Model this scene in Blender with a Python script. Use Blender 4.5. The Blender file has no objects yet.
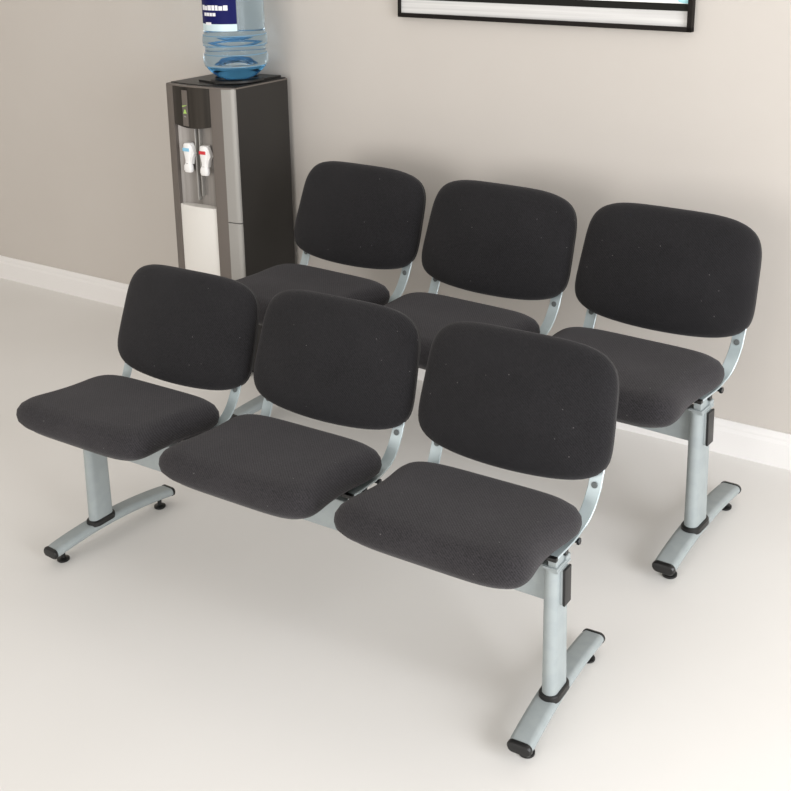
import bpy, bmesh, math, random
from mathutils import Vector, Matrix
random.seed(4)
sc = bpy.context.scene
COL = sc.collection
R = math.radians
sc.view_settings.view_transform = 'Standard'
sc.view_settings.look = 'None'
sc.view_settings.gamma = 1
sc.view_settings.use_curve_mapping = False
sc.view_settings.exposure = 0.0

# ------------------------------------------------------------------ materials
def mat(name, col, rough=.5, metal=0, spec=.5, coat=0):
    m = bpy.data.materials.new(name); m.use_nodes = True
    b = m.node_tree.nodes['Principled BSDF']
    b.inputs['Base Color'].default_value = (*col, 1)
    b.inputs['Roughness'].default_value = rough
    b.inputs['Metallic'].default_value = metal
    b.inputs['Specular IOR Level'].default_value = spec
    b.inputs['Coat Weight'].default_value = coat
    return m, m.node_tree.nodes, m.node_tree.links, b

def noise_mix(m, c1, c2, scale, detail=4, lo=.4, hi=.6, inp='Base Color', bump=0, bdist=.002, coord='Object', stretch=None):
    nt = m.node_tree; N = nt.nodes; L = nt.links; b = N['Principled BSDF']
    tc = N.new('ShaderNodeTexCoord'); no = N.new('ShaderNodeTexNoise')
    no.inputs['Scale'].default_value = scale; no.inputs['Detail'].default_value = detail
    src = tc.outputs[coord]
    if stretch:
        mp = N.new('ShaderNodeMapping'); mp.inputs['Scale'].default_value = stretch
        L.new(src, mp.inputs['Vector']); src = mp.outputs['Vector']
    L.new(src, no.inputs['Vector'])
    cr = N.new('ShaderNodeValToRGB')
    cr.color_ramp.elements[0].position = lo; cr.color_ramp.elements[0].color = (*c1, 1)
    cr.color_ramp.elements[1].position = hi; cr.color_ramp.elements[1].color = (*c2, 1)
    L.new(no.outputs['Fac'], cr.inputs['Fac']); L.new(cr.outputs['Color'], b.inputs[inp])
    if bump:
        bp = N.new('ShaderNodeBump'); bp.inputs['Strength'].default_value = bump
        bp.inputs['Distance'].default_value = bdist
        L.new(no.outputs['Fac'], bp.inputs['Height']); L.new(bp.outputs['Normal'], b.inputs['Normal'])
    return cr

def fabric(name, c, warm):
    """woven upholstery: fine rib weave, mottled tone and a few pale lint specks"""
    m, N, L, b = mat(name, c, .95, 0, .15)
    b.inputs['Sheen Weight'].default_value = .10
    b.inputs['Sheen Roughness'].default_value = .55
    b.inputs['Sheen Tint'].default_value = (.9, .88, .9, 1)
    tc = N.new('ShaderNodeTexCoord')
    w = N.new('ShaderNodeTexWave'); w.wave_type = 'BANDS'; w.bands_direction = 'DIAGONAL'
    w.inputs['Scale'].default_value = 75; w.inputs['Distortion'].default_value = 2.5
    w.inputs['Detail'].default_value = 2; w.inputs['Detail Scale'].default_value = 3
    L.new(tc.outputs['Object'], w.inputs['Vector'])
    n = N.new('ShaderNodeTexNoise'); n.inputs['Scale'].default_value = 260; n.inputs['Detail'].default_value = 2
    L.new(tc.outputs['Object'], n.inputs['Vector'])
    n2 = N.new('ShaderNodeTexNoise'); n2.inputs['Scale'].default_value = 9; n2.inputs['Detail'].default_value = 3
    L.new(tc.outputs['Object'], n2.inputs['Vector'])
    a1 = N.new('ShaderNodeMath'); a1.operation = 'MULTIPLY_ADD'
    L.new(w.outputs['Fac'], a1.inputs[0]); a1.inputs[1].default_value = .34
    a2 = N.new('ShaderNodeMath'); a2.operation = 'MULTIPLY_ADD'
    L.new(n.outputs['Fac'], a2.inputs[0]); a2.inputs[1].default_value = .9
    a3 = N.new('ShaderNodeMath'); a3.operation = 'MULTIPLY_ADD'
    L.new(n2.outputs['Fac'], a3.inputs[0]); a3.inputs[1].default_value = .35; a3.inputs[2].default_value = -.23
    L.new(a3.outputs[0], a2.inputs[2]); L.new(a2.outputs[0], a1.inputs[2])
    cr = N.new('ShaderNodeValToRGB')
    cr.color_ramp.elements[0].position = .1; cr.color_ramp.elements[0].color = (c[0]*.35, c[1]*.35, c[2]*.36, 1)
    cr.color_ramp.elements[1].position = .95; cr.color_ramp.elements[1].color = (c[0]*1.75*warm, c[1]*1.7, c[2]*1.73, 1)
    L.new(a1.outputs[0], cr.inputs['Fac'])
    v = N.new('ShaderNodeTexVoronoi'); v.inputs['Scale'].default_value = 26; v.feature = 'F1'
    L.new(tc.outputs['Object'], v.inputs['Vector'])
    lt = N.new('ShaderNodeMath'); lt.operation = 'LESS_THAN'; lt.inputs[1].default_value = .035
    L.new(v.outputs['Distance'], lt.inputs[0])
    mx = N.new('ShaderNodeMix'); mx.data_type = 'RGBA'; mx.inputs['B'].default_value = (.22, .21, .21, 1)
    ml = N.new('ShaderNodeMath'); ml.operation = 'MULTIPLY'; ml.inputs[1].default_value = .55
    L.new(lt.outputs[0], ml.inputs[0]); L.new(ml.outputs[0], mx.inputs['Factor'])
    L.new(cr.outputs['Color'], mx.inputs['A']); L.new(mx.outputs['Result'], b.inputs['Base Color'])
    bp = N.new('ShaderNodeBump'); bp.inputs['Strength'].default_value = .35; bp.inputs['Distance'].default_value = .0015
    L.new(a1.outputs[0], bp.inputs['Height']); L.new(bp.outputs['Normal'], b.inputs['Normal'])
    return m

M = {}
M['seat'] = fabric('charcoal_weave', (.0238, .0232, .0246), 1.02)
M['back'] = fabric('charcoal_weave_backrest', (.0122, .0120, .0128), 1.0)  # same cloth as the seats, with the backrests' shade put into a darker colour
M['shell'] = mat('black_plastic_shell', (.012, .012, .013), .45)[0]
M['black'] = mat('black_plastic', (.006, .006, .006), .4)[0]
m = mat('grey_powder_coat', (.3, .33, .335), .5, .0, .3)[0]; noise_mix(m, (.295, .328, .332), (.315, .348, .350), 30); M['grey'] = m
m = mat('bright_zinc', (.56, .64, .66), .38, .25)[0]; noise_mix(m, (.38, .45, .465), (.52, .60, .62), 14, 3, .3, .7); M['zinc'] = m
M['weld'] = mat('dark_weld_spot', (.13, .145, .145), .6, .2)[0]
M['bolt'] = mat('dark_bolt', (.03, .032, .035), .35, .7)[0]
m = mat('beige_plaster', (.6, .56, .5), .85, 0, .2)[0]; noise_mix(m, (.538, .503, .463), (.556, .522, .482), 1.6, 5, .3, .7); M['wall'] = m
m = mat('polished_screed', (.74, .72, .68), .55, 0, .25)[0]; noise_mix(m, (.765, .75, .72), (.805, .79, .765), .8, 3, .3, .7); M['floor'] = m
M['trim'] = mat('white_gloss_paint', (.80, .785, .77), .35)[0]
M['csilver'] = mat('brushed_silver_plastic', (.33, .32, .30), .4, .2)[0]
M['cbronze'] = mat('dark_silver_plastic', (.155, .135, .12), .4, .3)[0]
m = mat('recess_grey', (.26, .245, .23), .3, .5)[0]; noise_mix(m, (.22, .205, .19), (.36, .34, .325), 26, 2, .35, .65, stretch=(1, 1, .02)); M['recess'] = m
m = mat('dark_gloss_panel', (.035, .03, .026), .3, 0, .25, 0)[0]; noise_mix(m, (.012, .010, .008), (.04, .034, .028), 20, 2, .35, .65, stretch=(1, 1, .02)); M['gloss'] = m
M['cside'] = mat('black_side_panel', (.018, .016, .014), .42)[0]
M['cwhite'] = mat('white_door_panel', (.74, .72, .68), .3)[0]
M['white'] = mat('white_plastic', (.85, .84, .83), .35)[0]
M['blue_mark'] = mat('light_blue_mark', (.25, .55, .75), .4)[0]
M['red_mark'] = mat('red_mark', (.6, .03, .04), .4)[0]
M['green_led'] = mat('green_indicator', (.32, .48, .12), .4)[0]
b = M['green_led'].node_tree.nodes['Principled BSDF']; b.inputs['Emission Color'].default_value = (.5, .8, .15, 1); b.inputs['Emission Strength'].default_value = .15
M['label_blue'] = mat('label_navy', (.004, .006, .085), .5, 0, .15)[0]
M['label_pale'] = mat('label_pale', (.6, .74, .78), .3)[0]
M['letter'] = mat('label_white_print', (.85, .85, .88), .4)[0]
M['frame'] = mat('dark_wood_frame', (.010, .008, .007), .5, 0, .12)[0]
m = mat('picture_mat_board', (.62, .61, .6), .5)[0]; noise_mix(m, (.52, .515, .505), (.72, .715, .70), 9, 2, .3, .7, stretch=(.12, 1, 8)); M['mat'] = m
M['band'] = mat('dark_print_band', (.014, .014, .012), .6, 0, .1)[0]
m = mat('pale_artwork', (.8, .81, .79), .4)[0]; noise_mix(m, (.74, .76, .73), (.86, .87, .85), 3, 2, .3, .7); M['art'] = m
m = mat('teal_paint', (.2, .62, .68), .4)[0]; noise_mix(m, (.12, .55, .62), (.45, .75, .80), 25, 3, .35, .65); M['teal'] = m
def clear(name, c, rough, ior, alpha=None):
    m, N, L, b = mat(name, c, rough)
    b.inputs['Transmission Weight'].default_value = 1; b.inputs['IOR'].default_value = ior
    return m
M['pet'] = clear('blue_tinted_bottle', (.66, .84, .97), .06, 1.18)
M['pet_deep'] = clear('deep_blue_bottle_shoulder', (.10, .36, .66), .12, 1.2)
M['rib'] = mat('bottle_groove_shade', (.16, .30, .42), .2)[0]  # dark blue with the groove shade put into the colour
M['water'] = clear('water', (.93, .97, .98), .0, 1.05)

# ------------------------------------------------------------------ mesh helpers
def obj(name, bm, m, parent=None, smooth=True, angle=40):
    bmesh.ops.remove_doubles(bm, verts=bm.verts, dist=1e-6)
    bmesh.ops.recalc_face_normals(bm, faces=bm.faces)
    me = bpy.data.meshes.new(name); bm.to_mesh(me); bm.free()
    me.materials.append(m)
    if smooth:
        me.polygons.foreach_set('use_smooth', [True]*len(me.polygons))
        me.set_sharp_from_angle(angle=R(angle))
    o = bpy.data.objects.new(name, me); COL.objects.link(o)
    if parent is not None: o.parent = parent
    return o
def tag(o, label=None, cat=None, group=None, kind=None):
    if label: o['label'] = label
    if cat: o['category'] = cat
    if group: o['group'] = group
    if kind: o['kind'] = kind
    return o
def empty(name, loc=(0, 0, 0), rz=0, scale=(1, 1, 1)):
    o = bpy.data.objects.new(name, None); COL.objects.link(o)
    o.location = loc; o.rotation_euler = (0, 0, rz); o.scale = scale; o.empty_display_size = .1
    return o
def box(bm, lo, hi, bev=0, mtx=None):
    r = bmesh.ops.create_cube(bm, size=1)
    vs = r['verts']
    for v in vs:
        v.co = Vector([lo[i]+(v.co[i]+.5)*(hi[i]-lo[i]) for i in range(3)])
    if bev:
        es = list({e for v in vs for e in v.link_edges})
        r2 = bmesh.ops.bevel(bm, geom=es, offset=bev, segments=3, affect='EDGES', profile=.6)
        vs = list({v for f in r2['faces'] for v in f.verts} | {v for v in vs if v.is_valid})
    if mtx is not None:
        for v in vs: v.co = mtx @ v.co
    return vs
def rings(bm, rs, cap0=True, cap1=True, closed=True):
    """rs: list of loops of Vector, lofted"""
    V = [[bm.verts.new(p) for p in r] for r in rs]
    n = len(V[0])
    for a, b in zip(V, V[1:]):
        for i in range(n if closed else n-1):
            j = (i+1) % n
            bm.faces.new((a[i], a[j], b[j], b[i]))
    if cap0: bm.faces.new(V[0][::-1])
    if cap1: bm.faces.new(V[-1])
def disc(c, r, n=20, z=0):
    return [Vector((c[0]+r*math.cos(2*math.pi*i/n), c[1]+r*math.sin(2*math.pi*i/n), z)) for i in range(n)]
def lathe(bm, prof, c=(0, 0), n=64, cap0=True, cap1=True):
    rings(bm, [disc(c, r, n, z) for r, z in prof], cap0, cap1)
def stadium(a, b, n=10):
    """outline in the uv plane, length a (u) and width b (v)"""
    out = []; r = b/2; h = a/2-r
    for s, sg in ((h, 1), (-h, -1)):
        for i in range(n+1):
            t = -math.pi/2+math.pi*i/n
            out.append((s+sg*r*math.cos(t), sg*r*math.sin(t)))
    return out
def cyl_between(bm, p, q, r, n=16, bev=0):
    p, q = Vector(p), Vector(q); d = (q-p).normalized()
    u = d.orthogonal().normalized(); v = d.cross(u)
    L = (q-p).length
    prof = [(r-bev, 0), (r, bev), (r, L-bev), (r-bev, L)] if bev else [(r, 0), (r, L)]
    rings(bm, [[p+d*z+u*rr*math.cos(2*math.pi*i/n)+v*rr*math.sin(2*math.pi*i/n) for i in range(n)] for rr, z in prof])

# ------------------------------------------------------------------ bench
D = .56
P = dict(sa=.2357, sb=.1979, sn=4.7, snf=5.3, stap=.004, sbulge=-.1836, st=.0888, stilt=3.57, sy0=-.0913, sz0=.5013,
         ba=.2625, bh=.1600, bnt=4.4, bnb=6.0, btap=-.03, btilt=20.2, by0=.1719, bz0=.7190, bcurv=-.45, bt=.05, bbow=.024)
NS = 112
def polar(a, b, n_pos, n_neg):
    out = []
    for i in range(NS):
        t = 2*math.pi*i/NS

        c, s = math.cos(t)*a, math.sin(t)*b
        n = n_pos if s > 0 else n_neg
        r = (abs(c/a)**n+abs(s/b)**n)**(-1/n)
        out.append((c*r, s*r))
    return out
def pad(o2, fn, prof, crown, hc):
    """prof: (inset, h) edge section bottom->top; then rings to the centre with a crown"""
    bm = bmesh.new()
    loops = []
    for s in (.45, .8): loops.append([fn(x*s, y*s, prof[0][1]) for x, y in o2(prof[0][0])])
    for k, h in prof: loops.append([fn(x, y, h) for x, y in o2(k)])
    k, h = prof[-1]
    for s in (.93, .82, .68, .5, .3, .12):
        loops.append([fn(x*s, y*s, h+crown*(1-s**2.2)) for x, y in o2(k)])
    rings(bm, loops)
    return bm
def seat_fn(i):
    t = R(P['stilt'])
    def f(x, y, z):
        x = x*(1+P['stap']*y/P['sb']-P['sbulge']*(y/P['sb'])**2)
        # shallow dip toward the back half of the pan, rounded front roll
        if z > 0:
            g = max(0, 1-(x/.2)**2)
            z = z-.007*g*math.exp(-((y-.03)/.09)**2)
        yy = y*math.cos(t)+z*math.sin(t); zz = -y*math.sin(t)+z*math.cos(t)
        return Vector((x+(i-1)*D, yy+P['sy0'], zz+P['sz0']))
    return f
def back_fn(i):
    t = R(P['btilt'])
    def f(x, z, y):
        if z < 0: z -= P['bbow']*(-z/P['bh'])*(1-(x/P['ba'])**2)
        x = x*(1+P['btap']*z/P['bh'])
        y = -y-P['bcurv']*x*x
        yy = y*math.cos(t)+z*math.sin(t); zz = -y*math.sin(t)+z*math.cos(t)
        return Vector((x+(i-1)*D, yy+P['by0'], zz+P['bz0']))
    return f
def strip(bm, path, width, thick, x0, x1):
    """flat strap following a path in the yz plane, width along x"""
    n = len(path); A = []
    for k, (y, z) in enumerate(path):
        a = Vector(path[max(0, k-1)]); b_ = Vector(path[min(n-1, k+1)])
        d = (b_-a).normalized(); nn = Vector((-d.y, d.x))
        w = width/2; e = .0015; q = max(0, min(1, (k-4)/9)); xx = x0+(x1-x0)*q
        loop = []
        for sx, sn in ((-w+e, -thick/2), (w-e, -thick/2), (w, -thick/2+e), (w, thick/2-e), (w-e, thick/2), (-w+e, thick/2), (-w, thick/2-e), (-w, -thick/2+e)):
            loop.append(Vector((xx+sx, y+nn.x*sn, z+nn.y*sn)))
        A.append(loop)
    rings(bm, A)
XLEG, YP = .7705, -.0094
BT, BB = .410, .318          # beam top and bottom
def foot_z(y):               # centre line of the arched foot
    return .064-(.019*((y-.03)/.22)**2 if y < .03 else .021*((y-.03)/.25)**2)
def make_bench():
    root = empty('beam_seating_bench')
    # beam
    bm = bmesh.new(); box(bm, (-.785, YP-.017, BB), (.796, YP+.017, BT), .004)
    beam = obj('beam', bm, M['grey'], root)
    for s in (-1, 1):
        bm = bmesh.new(); x = -.785 if s < 0 else .796
        box(bm, (min(x, x+s*.006), YP-.0175, BB-.0005), (max(x, x+s*.006), YP+.0175, BT+.0005), .0015)
        c = obj('end_cap', bm, M['black'], beam); tag(c, 'black plastic end cap on the grey beam')
    for s in (-1, 1):
        X = s*XLEG
        # post: flat oval tube, slightly wider at the foot
        bm = bmesh.new()
        st = lambda z, a, w: [Vector((X+v, YP+u, z)) for u, v in stadium(a, w)]
        rings(bm, [st(.062, .086, .038), st(.2, .083, .036), st(BB+.01, .080, .036), st(BT-.012, .076, .036), st(BT+.004, .072, .034)])
        post = obj('post', bm, M['grey'], root)
        bm = bmesh.new()
        rings(bm, [st(.070, .102, .054), st(.083, .100, .052), st(.086, .094, .046), st(.086, .088, .040)])
        tag(obj('collar', bm, M['black'], post), 'black plastic collar at the base of the grey post')
        bm = bmesh.new()   # small clamp plate on top, with its lug
        box(bm, (X-.018, YP-.036, BT+.003), (X+.020, YP+.036, BT+.009), .002)
        box(bm, (X-.002, YP+.012, BT+.006), (X+.022, YP+.034, BT+.020), .003)
        obj('clamp_plate', bm, M['grey'], post)
        # foot
        bm = bmesh.new(); L = []
        y0, y1 = -.194, .272
        for k in range(25):
            y = y0+(y1-y0)*k/24
            e = .0 if 0 < k < 24 else .002
            L.append([Vector((X+u, y, foot_z(y)+v)) for u, v in stadium(.060-e, .028-e)])
        rings(bm, L)
        foot = obj('foot', bm, M['grey'], root)
        turn = Matrix.Translation((-.006, 0, 0)) @ Matrix.Translation((X, YP, 0)) @ Matrix.Rotation(R(2.5 if s > 0 else -4), 4, 'Z') @ Matrix.Translation((-X, -YP, 0))
        foot.data.transform(turn)
        for y, sg in ((y0, -1), (y1, 1)):
            bm = bmesh.new()
            rings(bm, [[Vector((X+u, y+sg*dy, foot_z(y)+v)) for u, v in stadium(a, w)] for dy, a, w in ((-.001, .061, .0295), (.006, .061, .0295), (.010, .054, .023), (.011, .04, .012))])
            tag(obj('end_cap', bm, M['black'], foot), 'black plastic end cap of the foot')
            bm = bmesh.new(); yy = y-sg*.038
            lathe(bm, [(.017, 0), (.019, .002), (.019, .007), (.010, .009), (.007, .010), (.007, foot_z(yy)-.008)], (X, yy), 24)
            tag(obj('glide', bm, M['black'], foot), 'round black levelling glide')
        for ch in [o for o in bpy.data.objects if o.parent == foot]: ch.data.transform(turn)
    for i in range(3):
        # seat
        o2 = lambda k: polar(P['sa']-k, P['sb']-k, P['sn'], P['snf'])
        h = P['st']/2
        prof = [(.030, -h*.80), (.012, -h*.72), (.003, -h*.45), (0, -h*.1), (.0015, h*.25), (.008, h*.58), (.020, h*.82), (.036, h*.96)]
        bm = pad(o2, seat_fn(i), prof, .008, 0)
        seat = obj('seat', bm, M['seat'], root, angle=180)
        f = seat_fn(i)
        bm = bmesh.new()   # plastic pan under the cushion
        o3 = polar(P['sa']-.012, P['sb']-.012, P['sn'], P['snf'])
        rings(bm, [[f(x*s, y*s, z) for x, y in o3] for s, z in ((.78, -h*.98), (.93, -h*.96), (.97, -h*.78), (.94, -h*.70))])
        tag(obj('seat_pan', bm, M['shell'], seat), 'black plastic pan under the fabric seat')
        piv = Vector(((i-1)*D, .09, .455))
        for ch in (seat, bpy.data.objects[seat.children[0].name] if seat.children else None):
            if ch: ch.data.transform(Matrix.Translation(-piv))
        seat.location = piv; seat['slot'] = i
        # backrest
        o4 = lambda k: polar(P['ba']-k, P['bh']-k, P['bnt'], P['bnb'])
        h = P['bt']/2
        prof = [(.012, -h*.45), (.002, -h*.40), (0, -h*.1), (.002, h*.25), (.009, h*.62), (.020, h*.86), (.034, h*.98)]
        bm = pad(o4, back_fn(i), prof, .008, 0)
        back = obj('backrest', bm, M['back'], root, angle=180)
        g = back_fn(i); back['slot'] = i
        bm = bmesh.new()
        o5 = polar(P['ba']-.001, P['bh']-.001, P['bnt'], P['bnb'])
        rings(bm, [[g(x*s, y*s, z) for x, y in o5] for s, z in ((.5, -h*1.15), (.88, -h*1.05), (.97, -h*.85), (1.0, -h*.62), (.995, -h*.42), (.9, -h*.42))])
        tag(obj('back_shell', bm, M['shell'], back), 'black plastic shell behind the fabric backrest')
        # two straps from behind the backrest down and forward under the seat
        for s in (-1, 1):
            X = (i-1)*D+(.236 if s > 0 else -.200); X1 = (i-1)*D+(.217 if s > 0 else -.205)
            t = R(P['btilt'])
            zb = P['bz0']-.06; yb = P['by0']-.06*math.tan(t)+.052
            path = []
            # upper straight part, leaning with the backrest
            top = (yb, zb); low = (.150, .540)
            for k in range(5): path.append((top[0]+(low[0]-top[0])*k/4, top[1]+(low[1]-top[1])*k/4))
            # quarter bend
            bz = [(.132, .492), (.120, .470), (.098, .452), (.070, .445)]
            p0 = Vector(low); c1 = Vector((.128, .475)); c2 = Vector((.115, .450)); p3 = Vector((.045, .449))
            for k in range(1, 13):
                q = k/12
                path.append(tuple(p0*(1-q)**3+c1*3*q*(1-q)**2+c2*3*q*q*(1-q)+p3*q**3))
            path.append((0, .450)); path.append((-.058, .453))
            bm = bmesh.new(); strip(bm, path, .034, .005, X, X1)
            arm = obj('support_arm', bm, M['zinc'], root)
            bm = bmesh.new()    # rivet just below the pad
            q = Vector((X, .1478, .546)); nrm = Vector((0, -math.cos(t), math.sin(t)*.6)).normalized()
            cyl_between(bm, q-nrm*.001, q+nrm*.002, .008, 20, .001)
            tag(obj('rivet', bm, M['weld'], arm), 'dark rivet head on the bright strap')
            for yy, dx in ((.062, .019), (.004, .012)):
                bm = bmesh.new()
                cyl_between(bm, (X1-.01, yy, .440), (X1+dx, yy, .440), .0055, 12, .001)
                cyl_between(bm, (X1+dx-.004, yy, .440), (X1+dx+.003, yy, .440), .009, 6, .001)
                obj('bolt', bm, M['bolt'], arm)
            bm = bmesh.new()    # bracket foot between strap and beam
            box(bm, (X1-.015, YP-.036, BT-.002), (X1+.015, YP+.036, BT+.004), .0015)
            box(bm, (X1-.013, YP-.030, BT), (X1+.008, YP+.030, .449), .002)
            obj('beam_bracket', bm, M['grey'], arm)
            bm = bmesh.new()
            box(bm, (X1-.018, -.064, .4475), (X1+.018, -.052, .4575), .002)
            tag(obj('strap_tip', bm, M['black'], arm), 'black plastic tip of the strap')
    return root
def copy_tree(o, parent=None):
    c = o.copy(); COL.objects.link(c)
    if parent is not None: c.parent = parent
    for ch in [x for x in bpy.data.objects if x.parent == o]:
        copy_tree(ch, c)
    return c
bench = make_bench()
tag(bench, 'nearer three-seat bench in the foreground, charcoal fabric pads on a grey steel beam', 'bench', 'three-seat waiting benches')
bench2 = copy_tree(bench)
bench2.location = (-.036, .9713, 0); bench2.rotation_euler = (0, 0, R(-4.66)); bench2.scale = (1.11, 1.197, 1.118)
tag(bench2, 'rear three-seat charcoal bench, behind the other one and closest to the wall and water dispenser', 'bench', 'three-seat waiting benches')

# the pads of the two benches sit at slightly different tilts, as fitted
for root, tilts in ((bench, (2.0, .6, .6)), (bench2, (-3.2, -3.2, -3.2))):
    for ch in [o for o in bpy.data.objects if o.parent == root and o.name.startswith('seat')]:
        ch.rotation_euler = (R(-tilts[ch['slot']]), 0, 0); del ch['slot']
    for ch in [o for o in bpy.data.objects if o.parent == root and o.name.startswith('backrest')]:
        if root is bench and ch['slot'] == 0: ch.location = (.012, 0, -.012)
        if root is bench and ch['slot'] == 1: ch.location = (.004, 0, -.004)
        del ch['slot']

# ------------------------------------------------------------------ setting
G0 = Vector((-3.35689514, 1.65832546, 0)); WA = R(-1.2261280754)
WD = Vector((math.cos(WA), math.sin(WA), 0)); WN = Vector((math.sin(WA), -math.cos(WA), 0))
def wall_frame(s, off=0, z=0): return G0+WD*s+WN*off+Vector((0, 0, z))
WM = Matrix.Translation(G0) @ Matrix.Rotation(WA, 4, 'Z')     # x along wall, -y into the room
bm = bmesh.new(); box(bm, (-2.2, 0, 0), (6.6, .15, 3.0), 0, WM)
tag(obj('wall_back', bm, M['wall'], smooth=False), kind='structure')
bm = bmesh.new()
prof = [(0, 0), (-.020, 0), (-.020, .086), (-.017, .094), (-.0145, .099), (-.0145, .106), (-.010, .118), (-.006, .125), (0, .125)]
rings(bm, [[WM @ Vector((x, y, z)) for y, z in prof] for x in (-2.2, 6.6)])
tag(obj('baseboard_back', bm, M['trim'], angle=20), kind='structure')
bm = bmesh.new(); box(bm, (-5.8, -6, -.1), (5.2, 1.95, 0))
tag(obj('floor', bm, M['floor'], smooth=False), kind='structure')

bm = bmesh.new(); box(bm, (-5.55, -6, 0), (-5.4, 1.7, 3.0))  # unseen wall, added to block ambient light and darken the left side
tag(obj('unseen_wall_left', bm, M['wall'], smooth=False), kind='structure')

# ------------------------------------------------------------------ water dispenser
S0, CW, CD, CH = 1.768, .385, .341, 1.233
base = wall_frame(S0+CW/2, .03+CD/2)
cool = empty('water_dispenser', base, WA)
tag(cool, 'tall silver and black bottled water dispenser standing against the wall behind the rear bench', 'water dispenser')
w2, d2 = CW/2, CD/2        # local: x right, -y front
bm = bmesh.new()
box(bm, (-w2+.004, -d2+.052, .02), (w2-.01, d2, CH-.006), .002)
obj('cabinet', bm, M['cside'], cool)
bm = bmesh.new(); box(bm, (w2-.011, -d2+.0135, .02), (w2, d2, CH-.006), .001)
tag(obj('side_panel', bm, M['cside'], cool), 'black side panel')
bm = bmesh.new(); box(bm, (-w2+.02, -d2+.05, 0), (w2-.02, d2-.02, .022), .003); obj('plinth', bm, M['black'], cool)
# front pillars: left, right inner (bronze) and right outer (silver)
def prism(bm, pts, z0, z1, bev=0):
    rings(bm, [[Vector((x, y, z)) for x, y in pts] for z in (z0, z1)])
fy = -d2
bm = bmesh.new(); prism(bm, [(-w2, fy+.055), (-w2, fy+.010), (-w2+.008, fy+.003), (-w2+.035, fy-.004), (-w2+.052, fy-.006), (-w2+.052, fy+.055)], .015, CH-.004)
obj('left_pillar', bm, M['cbronze'], cool)
bm = bmesh.new(); prism(bm, [(w2-.120, fy+.055), (w2-.120, fy-.012), (w2-.105, fy-.012), (w2-.062, fy-.006), (w2-.062, fy+.055)], .015, CH-.004)
obj('inner_pillar', bm, M['cbronze'], cool)
bm = bmesh.new(); prism(bm, [(w2-.062, fy+.0135), (w2-.062, fy-.006), (w2-.020, fy-.002), (w2-.003, fy+.002), (w2+.001, fy+.006), (w2+.001, fy+.0135)], .015, .672)
prism(bm, [(w2-.062, fy+.0135), (w2-.062, fy-.006), (w2-.020, fy-.002), (w2-.003, fy+.002), (w2+.001, fy+.006), (w2+.001, fy+.0135)], .676, CH-.004)
obj('outer_pillar', bm, M['csilver'], cool)
xl, xr = -w2+.052, w2-.120
def bow(x, depth=.014): 
    u = (x-(xl+xr)/2)/((xr-xl)/2); return fy-.004-depth*(1-u*u)
def bowed(bm, z0, z1, dy=0, n=14, z0c=0, xa=None, xb=None, back=.05):
    a = xl if xa is None else xa; b_ = xr if xb is None else xb
    xs = [a+(b_-a)*k/n for k in range(n+1)]
    V = [(x, bow(x)+dy) for x in xs]
    loops = []
    for x, y in V:
        u = (x-(xl+xr)/2)/((xr-xl)/2)
        loops.append([Vector((x, y, z0-z0c*(1-u*u))), Vector((x, y, z1)), Vector((x, fy+back, z1)), Vector((x, fy+back, z0-z0c*(1-u*u)))])
    rings(bm, loops)
ZP = CH-.165
bm = bmesh.new(); bowed(bm, ZP, CH-.006, 0, 14, .012)
cp = obj('control_panel', bm, M['gloss'], cool)
bm = bmesh.new(); bowed(bm, ZP+.002, CH-.02, -.0025, 6, .006, xl+.062, xl+.094, .0)
obj('display_strip', bm, M['cbronze'], cp)
xc = xl+.078
for k, (z, a) in enumerate(((CH-.085, 1), (CH-.108, 0), (CH-.128, 2))):
    bm = bmesh.new(); y = bow(xc)-.003
    if a == 1:
        rings(bm, [[Vector((xc+dx, yy, z+dz)) for dx, dz in ((-.014, -.004), (.004, 0), (.014, .006), (.008, .004), (-.012, .001))] for yy in (y, y-.002)])
    elif a == 0:
        rings(bm, [[Vector((xc+dx, yy, z+dz)) for dx, dz in ((-.009, -.008), (.009, -.008), (.005, .001), (.004, .008), (-.003, .008), (-.004, .001))] for yy in (y, y-.002)])
    else:
        rings(bm, [[Vector((xc+dx, yy, z+dz)) for dx, dz in ((-.006, -.002), (.006, -.004), (.005, .001), (-.005, .003))] for yy in (y, y-.002)])
    tag(obj('indicator_light', bm, M['green_led'] if a < 2 else M['csilver'], cp), 'small pale green indicator' if a < 2 else None)
# tap recess
ZR = .722
bm = bmesh.new()
n = 16; Ls = []
for k in range(n+1):
    x = xl+(xr-xl)*k/n; u = (x-(xl+xr)/2)/((xr-xl)/2)
    y = fy+.012+.020*(1-u*u)
    Ls.append([Vector((x, y, ZR-.01)), Vector((x, y, ZP+.01)), Vector((x, fy+.055, ZP+.01)), Vector((x, fy+.055, ZR-.01))])
rings(bm, Ls)
obj('tap_recess', bm, M['recess'], cool)
bm = bmesh.new(); box(bm, (xl+.084, fy+.016, ZR+.02), (xl+.092, fy+.040, ZP-.01), .003)
box(bm, (xl+.110, fy+.016, ZR+.04), (xl+.116, fy+.040, ZP-.01), .002)
obj('recess_rib', bm, M['csilver'], cool)
# lower door
bm = bmesh.new(); bowed(bm, .04, ZR, .002, 14, 0)
door = obj('cabinet_door', bm, M['cwhite'], cool)
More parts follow.
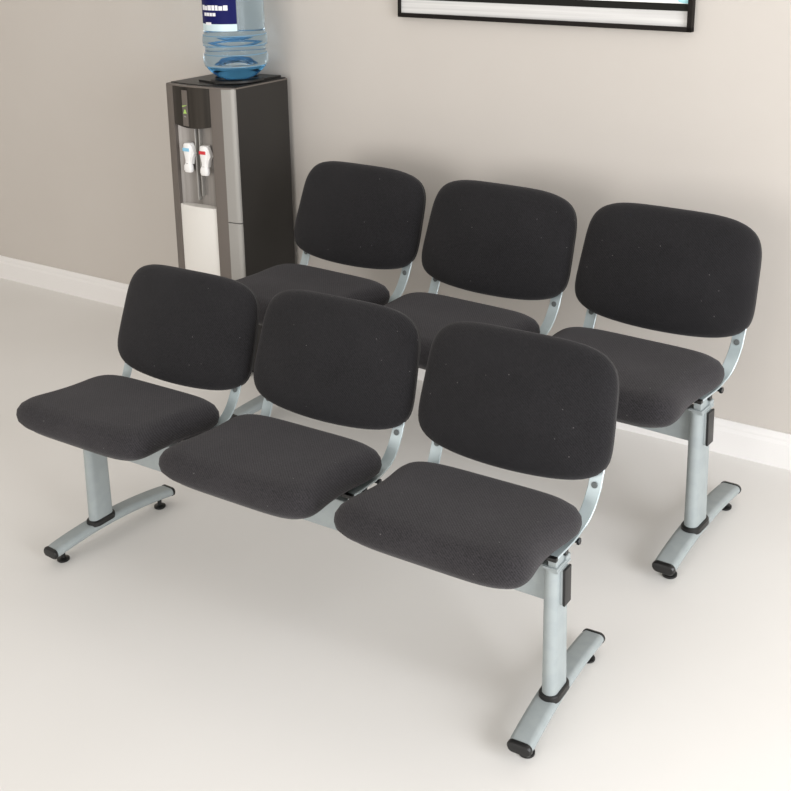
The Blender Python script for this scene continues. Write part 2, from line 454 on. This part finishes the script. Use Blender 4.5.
# taps
def tap(cx, cz, mark):
    y0 = fy+.028
    bm = bmesh.new()
    L = []
    # side outline in yz swept through x: body with spout, built as stacked rounded sections
    secs = [(.040, .018, -.010, .030), (.034, .022, -.012, .034), (.016, .023, -.014, .036), (.000, .021, -.014, .034),
            (-.016, .018, -.016, .026), (-.034, .015, -.018, .018), (-.046, .015, -.019, .018), (-.056, .021, -.020, .024), (-.074, .022, -.020, .026), (-.084, .018, -.019, .020)]
    for dz, hw, yoff, dep in secs:
        pts = []
        for u, v in [(c*hw, s) for c, s in [(math.copysign(abs(math.cos(t))**.6, math.cos(t)), math.copysign(abs(math.sin(t))**.6, math.sin(t))) for t in [2*math.pi*i/20 for i in range(20)]]]:
            pts.append(Vector((cx+u, y0+yoff-.006+v*dep/2, cz+dz)))
        L.append(pts)
    rings(bm, L)
    body = obj('tap', bm, M['white'], cool)
    bm = bmesh.new()      # lever on the right side
    rings(bm, [[Vector((cx+x, y, cz+z)) for x, z in ((.010, .036), (.024, .034), (.034, .012), (.037, -.004), (.026, -.022), (.020, -.050), (.014, -.052), (.018, -.020), (.012, -.010))] for y in (y0-.030, y0-.012)])
    obj('lever', bm, M['white'], body, angle=30)
    bm = bmesh.new()
    box(bm, (cx-.018, y0-.0395, cz+.006), (cx+.017, y0-.036, cz+.020), .001)
    tag(obj('colour_mark', bm, mark, body), ('light blue' if mark is M['blue_mark'] else 'red')+' mark on the white tap')
    bm = bmesh.new(); box(bm, (cx-.006, y0-.0345, cz-.052), (cx+.004, y0-.029, cz-.046), .001)
    obj('spout_notch', bm, M['black'], body)
    bm = bmesh.new(); cyl_between(bm, (cx, y0-.01, cz+.01), (cx, y0+.02, cz+.01), .012, 16); obj('tap_stem', bm, M['white'], body)
tap(xl+.058, CH-.285, M['blue_mark'])
tap(xl+.150, CH-.290, M['red_mark'])
# lid
bm = bmesh.new()
prism(bm, [(-w2, d2), (-w2, fy+.012), (-w2+.035, fy-.003), (-.06, fy-.018), (0, fy-.019), (xr+.03, fy-.013), (w2-.02, fy-.003), (w2+.001, fy+.005), (w2+.001, d2)], CH-.006, CH)
obj('lid', bm, M['cbronze'], cool)
bm = bmesh.new()
prism(bm, [(-w2+.012, d2-.006), (-w2+.012, fy+.028), (-.06, fy+.008), (.03, fy+.006), (.09, fy+.012), (w2-.004, fy+.03), (w2-.004, d2-.006)], CH-.001, CH+.004)
prism(bm, [(-.10, d2-.010), (-.12, 0), (-.07, -.09), (.05, -.12), (.13, -.08), (w2-.025, .02), (w2-.025, d2-.010)], CH+.003, CH+.012)
obj('top_cover', bm, M['black'], cool)
bcx, bcy = .072, -.010
bm = bmesh.new(); lathe(bm, [(.112, CH+.008), (.110, CH+.016), (.100, CH+.021), (.092, CH+.022), (.088, CH+.018), (.088, CH+.008), (.112, CH+.008)], (bcx, bcy), 48, False, False)
obj('bottle_collar', bm, M['black'], cool)

# bottle (rests on the dispenser)
bloc = base+Matrix.Rotation(WA, 3, 'Z') @ Vector((bcx, bcy, 0)); bloc.z = CH+.0125
bot = empty('water_bottle', bloc, WA)
tag(bot, 'large clear blue water bottle upside down on the dispenser, with a navy label', 'water bottle')
prof = [(.030, .0), (.055, .004), (.078, .014), (.098, .028), (.118, .048), (.126, .060)]
bm = bmesh.new(); lathe(bm, prof, n=96); obj('bottle_shoulder', bm, M['pet_deep'], bot, angle=180)
prof = [(.124, .0602), (.129, .064), (.1335, .072), (.1345, .086), (.1335, .100), (.128, .108), (.1255, .114), (.125, .132), (.1265, .142), (.1325, .149), (.134, .160), (.134, .172), (.1325, .182),
        (.1270, .190), (.1255, .198), (.1250, .30), (.1250, .36), (.122, .395), (.110, .412), (.07, .42)]
bm = bmesh.new(); lathe(bm, prof, n=96)
obj('bottle_body', bm, M['pet'], bot, angle=180)
for z, r_ in ((.0615, .1275), (.109, .1285), (.146, .1315), (.1865, .1305)):  # thin dark rings that paint the groove shade along the rib edges
    bm = bmesh.new(); rings(bm, [disc((0, 0), rr, 96, zz) for rr, zz in ((r_-.002, z-.0022), (r_+.0012, z-.0015), (r_+.0012, z+.0015), (r_-.002, z+.0022))], False, False)
    tag(obj('rib', bm, M['rib'], bot, angle=180), 'bottle rib edge, its groove shade painted as a darker blue ring')
def arc_patch(bm, r, a0, a1, z0, z1, n=10, th=.0012):
    L = []
    for k in range(n+1):
        a = a0+(a1-a0)*k/n; c, s = math.sin(a), -math.cos(a)
        L.append([Vector((c*(r+q), s*(r+q), z)) for q, z in ((0, z0), (th, z0), (th, z1), (0, z1))])
    rings(bm, L)
A0, A1 = R(-43), R(47)
lab_r = .1262
bm = bmesh.new(); arc_patch(bm, lab_r, A0, A1, .236, .385, 20); lab = obj('label', bm, M['label_blue'], bot); tag(lab, 'navy blue bottle label with white print')
bm = bmesh.new(); arc_patch(bm, lab_r, A0, A1, .208, .2365, 20); obj('label_band', bm, M['label_pale'], lab)
# two short lines of blurred white print
ang = R(-32)
for k, wdt in enumerate((.11, .085, .10, .075, .06, .085, .09)):
    a2 = ang+wdt*1.55; bm = bmesh.new()
    arc_patch(bm, lab_r+.001, ang, a2, .291, .311 if k not in (1, 5) else .308, 3)
    obj('printed_letter', bm, M['letter'], lab, smooth=False)
    ang = a2+.028
ang = R(-24)
for k, wdt in enumerate((.10, .085, .075, .085)):
    a2 = ang+wdt*1.35; bm = bmesh.new()
    arc_patch(bm, lab_r+.001, ang, a2, .268, .281, 3); ang = a2+.026
    obj('printed_letter', bm, M['letter'], lab, smooth=False)
bm = bmesh.new(); arc_patch(bm, lab_r+.001, R(-20), R(-4), .232, .243, 3)
obj('printed_emblem', bm, M['letter'], lab, smooth=False)

# ------------------------------------------------------------------ picture on the wall
PW, PH = 1.166, .80
pic = empty('framed_picture', wall_frame((2.7198+3.8853)/2, .0, 1.492), WA)
pic.rotation_euler = (0, R(1.1), WA)
PT = R(0)
tag(pic, 'wide picture in a thin dark frame hung high on the beige wall', 'picture')
bm = bmesh.new()
for lo, hi in (((-PW/2, 0), (PW/2, .016)), ((-PW/2, PH-.016), (PW/2, PH)), ((-PW/2, 0), (-PW/2+.008, PH)), ((PW/2-.016, 0), (PW/2, PH))):
    box(bm, (lo[0], -.030, lo[1]), (hi[0], -.002, hi[1]), .001)
obj('frame', bm, M['frame'], pic)
bm = bmesh.new(); box(bm, (-PW/2+.006, -.016, .012), (PW/2-.012, -.004, PH-.012)); obj('mat_board', bm, M['mat'], pic, smooth=False)
bm = bmesh.new(); box(bm, (-PW/2+.008, -.019, .068), (PW/2-.016, -.0165, .092)); obj('dark_band', bm, M['band'], pic, smooth=False)
bm = bmesh.new(); box(bm, (-PW/2+.008, -.0185, .0925), (PW/2-.016, -.0165, PH-.06)); art = obj('artwork', bm, M['art'], pic, smooth=False)
bm = bmesh.new(); rings(bm, [[Vector((PW/2-.016+x, y, .094+z)) for x, z in ((0, .000), (-.018, .0), (-.034, .004), (-.044, .018), (-.048, .045), (-.040, .08), (-.016, .11), (0, .12))] for y in (-.0188, -.0202)])
obj('painted_patch', bm, M['teal'], art)

# ------------------------------------------------------------------ light
wld = bpy.data.worlds.new('room_light'); sc.world = wld; wld.use_nodes = True
bg = wld.node_tree.nodes['Background']; bg.inputs['Color'].default_value = (1, .945, .88, 1); bg.inputs['Strength'].default_value = .68
def area(name, loc, target, size, energy, col):
    l = bpy.data.lights.new(name, 'AREA'); l.shape = 'RECTANGLE'; l.size, l.size_y = size; l.energy = energy; l.color = col
    o = bpy.data.objects.new(name, l); COL.objects.link(o); o.location = loc
    o.rotation_euler = (Vector(target)-Vector(loc)).to_track_quat('-Z', 'Y').to_euler()
    return o
area('window_daylight', (4.4, -1.0, 1.5), (.6, .6, .3), (2.6, 2.4), 205, (.945, .965, 1))
area('front_fill', (-.5, -5.5, 1.3), (-.3, 0, .3), (4.5, 2.4), 140, (1, .975, .955))  # added fill from behind the camera, softens the shadows under the benches
area('overhead_fill', (.2, -.4, 3.2), (.2, -.4, 0), (3.5, 2.5), 14, (1, .97, .93))  # unseen overhead fill, added to brighten the seats more than the backrests

# ------------------------------------------------------------------ camera
cp_ = dict(cx=1.7412, cy=-2.1722, cz=1.8646, yaw=34.1412, pitch=-13.8516, roll=-1.5415, f=1129.1834, sx=-26.5887, sy=-195.0834)
y, q, r = R(cp_['yaw']), R(cp_['pitch']), R(cp_['roll'])
f = Vector((-math.sin(y)*math.cos(q), math.cos(y)*math.cos(q), math.sin(q)))
rt = Vector((math.cos(y), math.sin(y), 0)); up = rt.cross(f)
rt2 = rt*math.cos(r)+up*math.sin(r); up2 = up*math.cos(r)-rt*math.sin(r)
cam = bpy.data.cameras.new('camera'); co = bpy.data.objects.new('camera', cam); COL.objects.link(co)
mw = Matrix.Identity(4)
for i in range(3): mw[i][0], mw[i][1], mw[i][2] = rt2[i], up2[i], -f[i]
mw[0][3], mw[1][3], mw[2][3] = cp_['cx'], cp_['cy'], cp_['cz']
co.matrix_world = mw
cam.sensor_fit = 'HORIZONTAL'; cam.sensor_width = 36; cam.lens = 36*cp_['f']/791
cam.shift_x = -cp_['sx']/791; cam.shift_y = cp_['sy']/791
cam.clip_start = .05
sc.camera = co
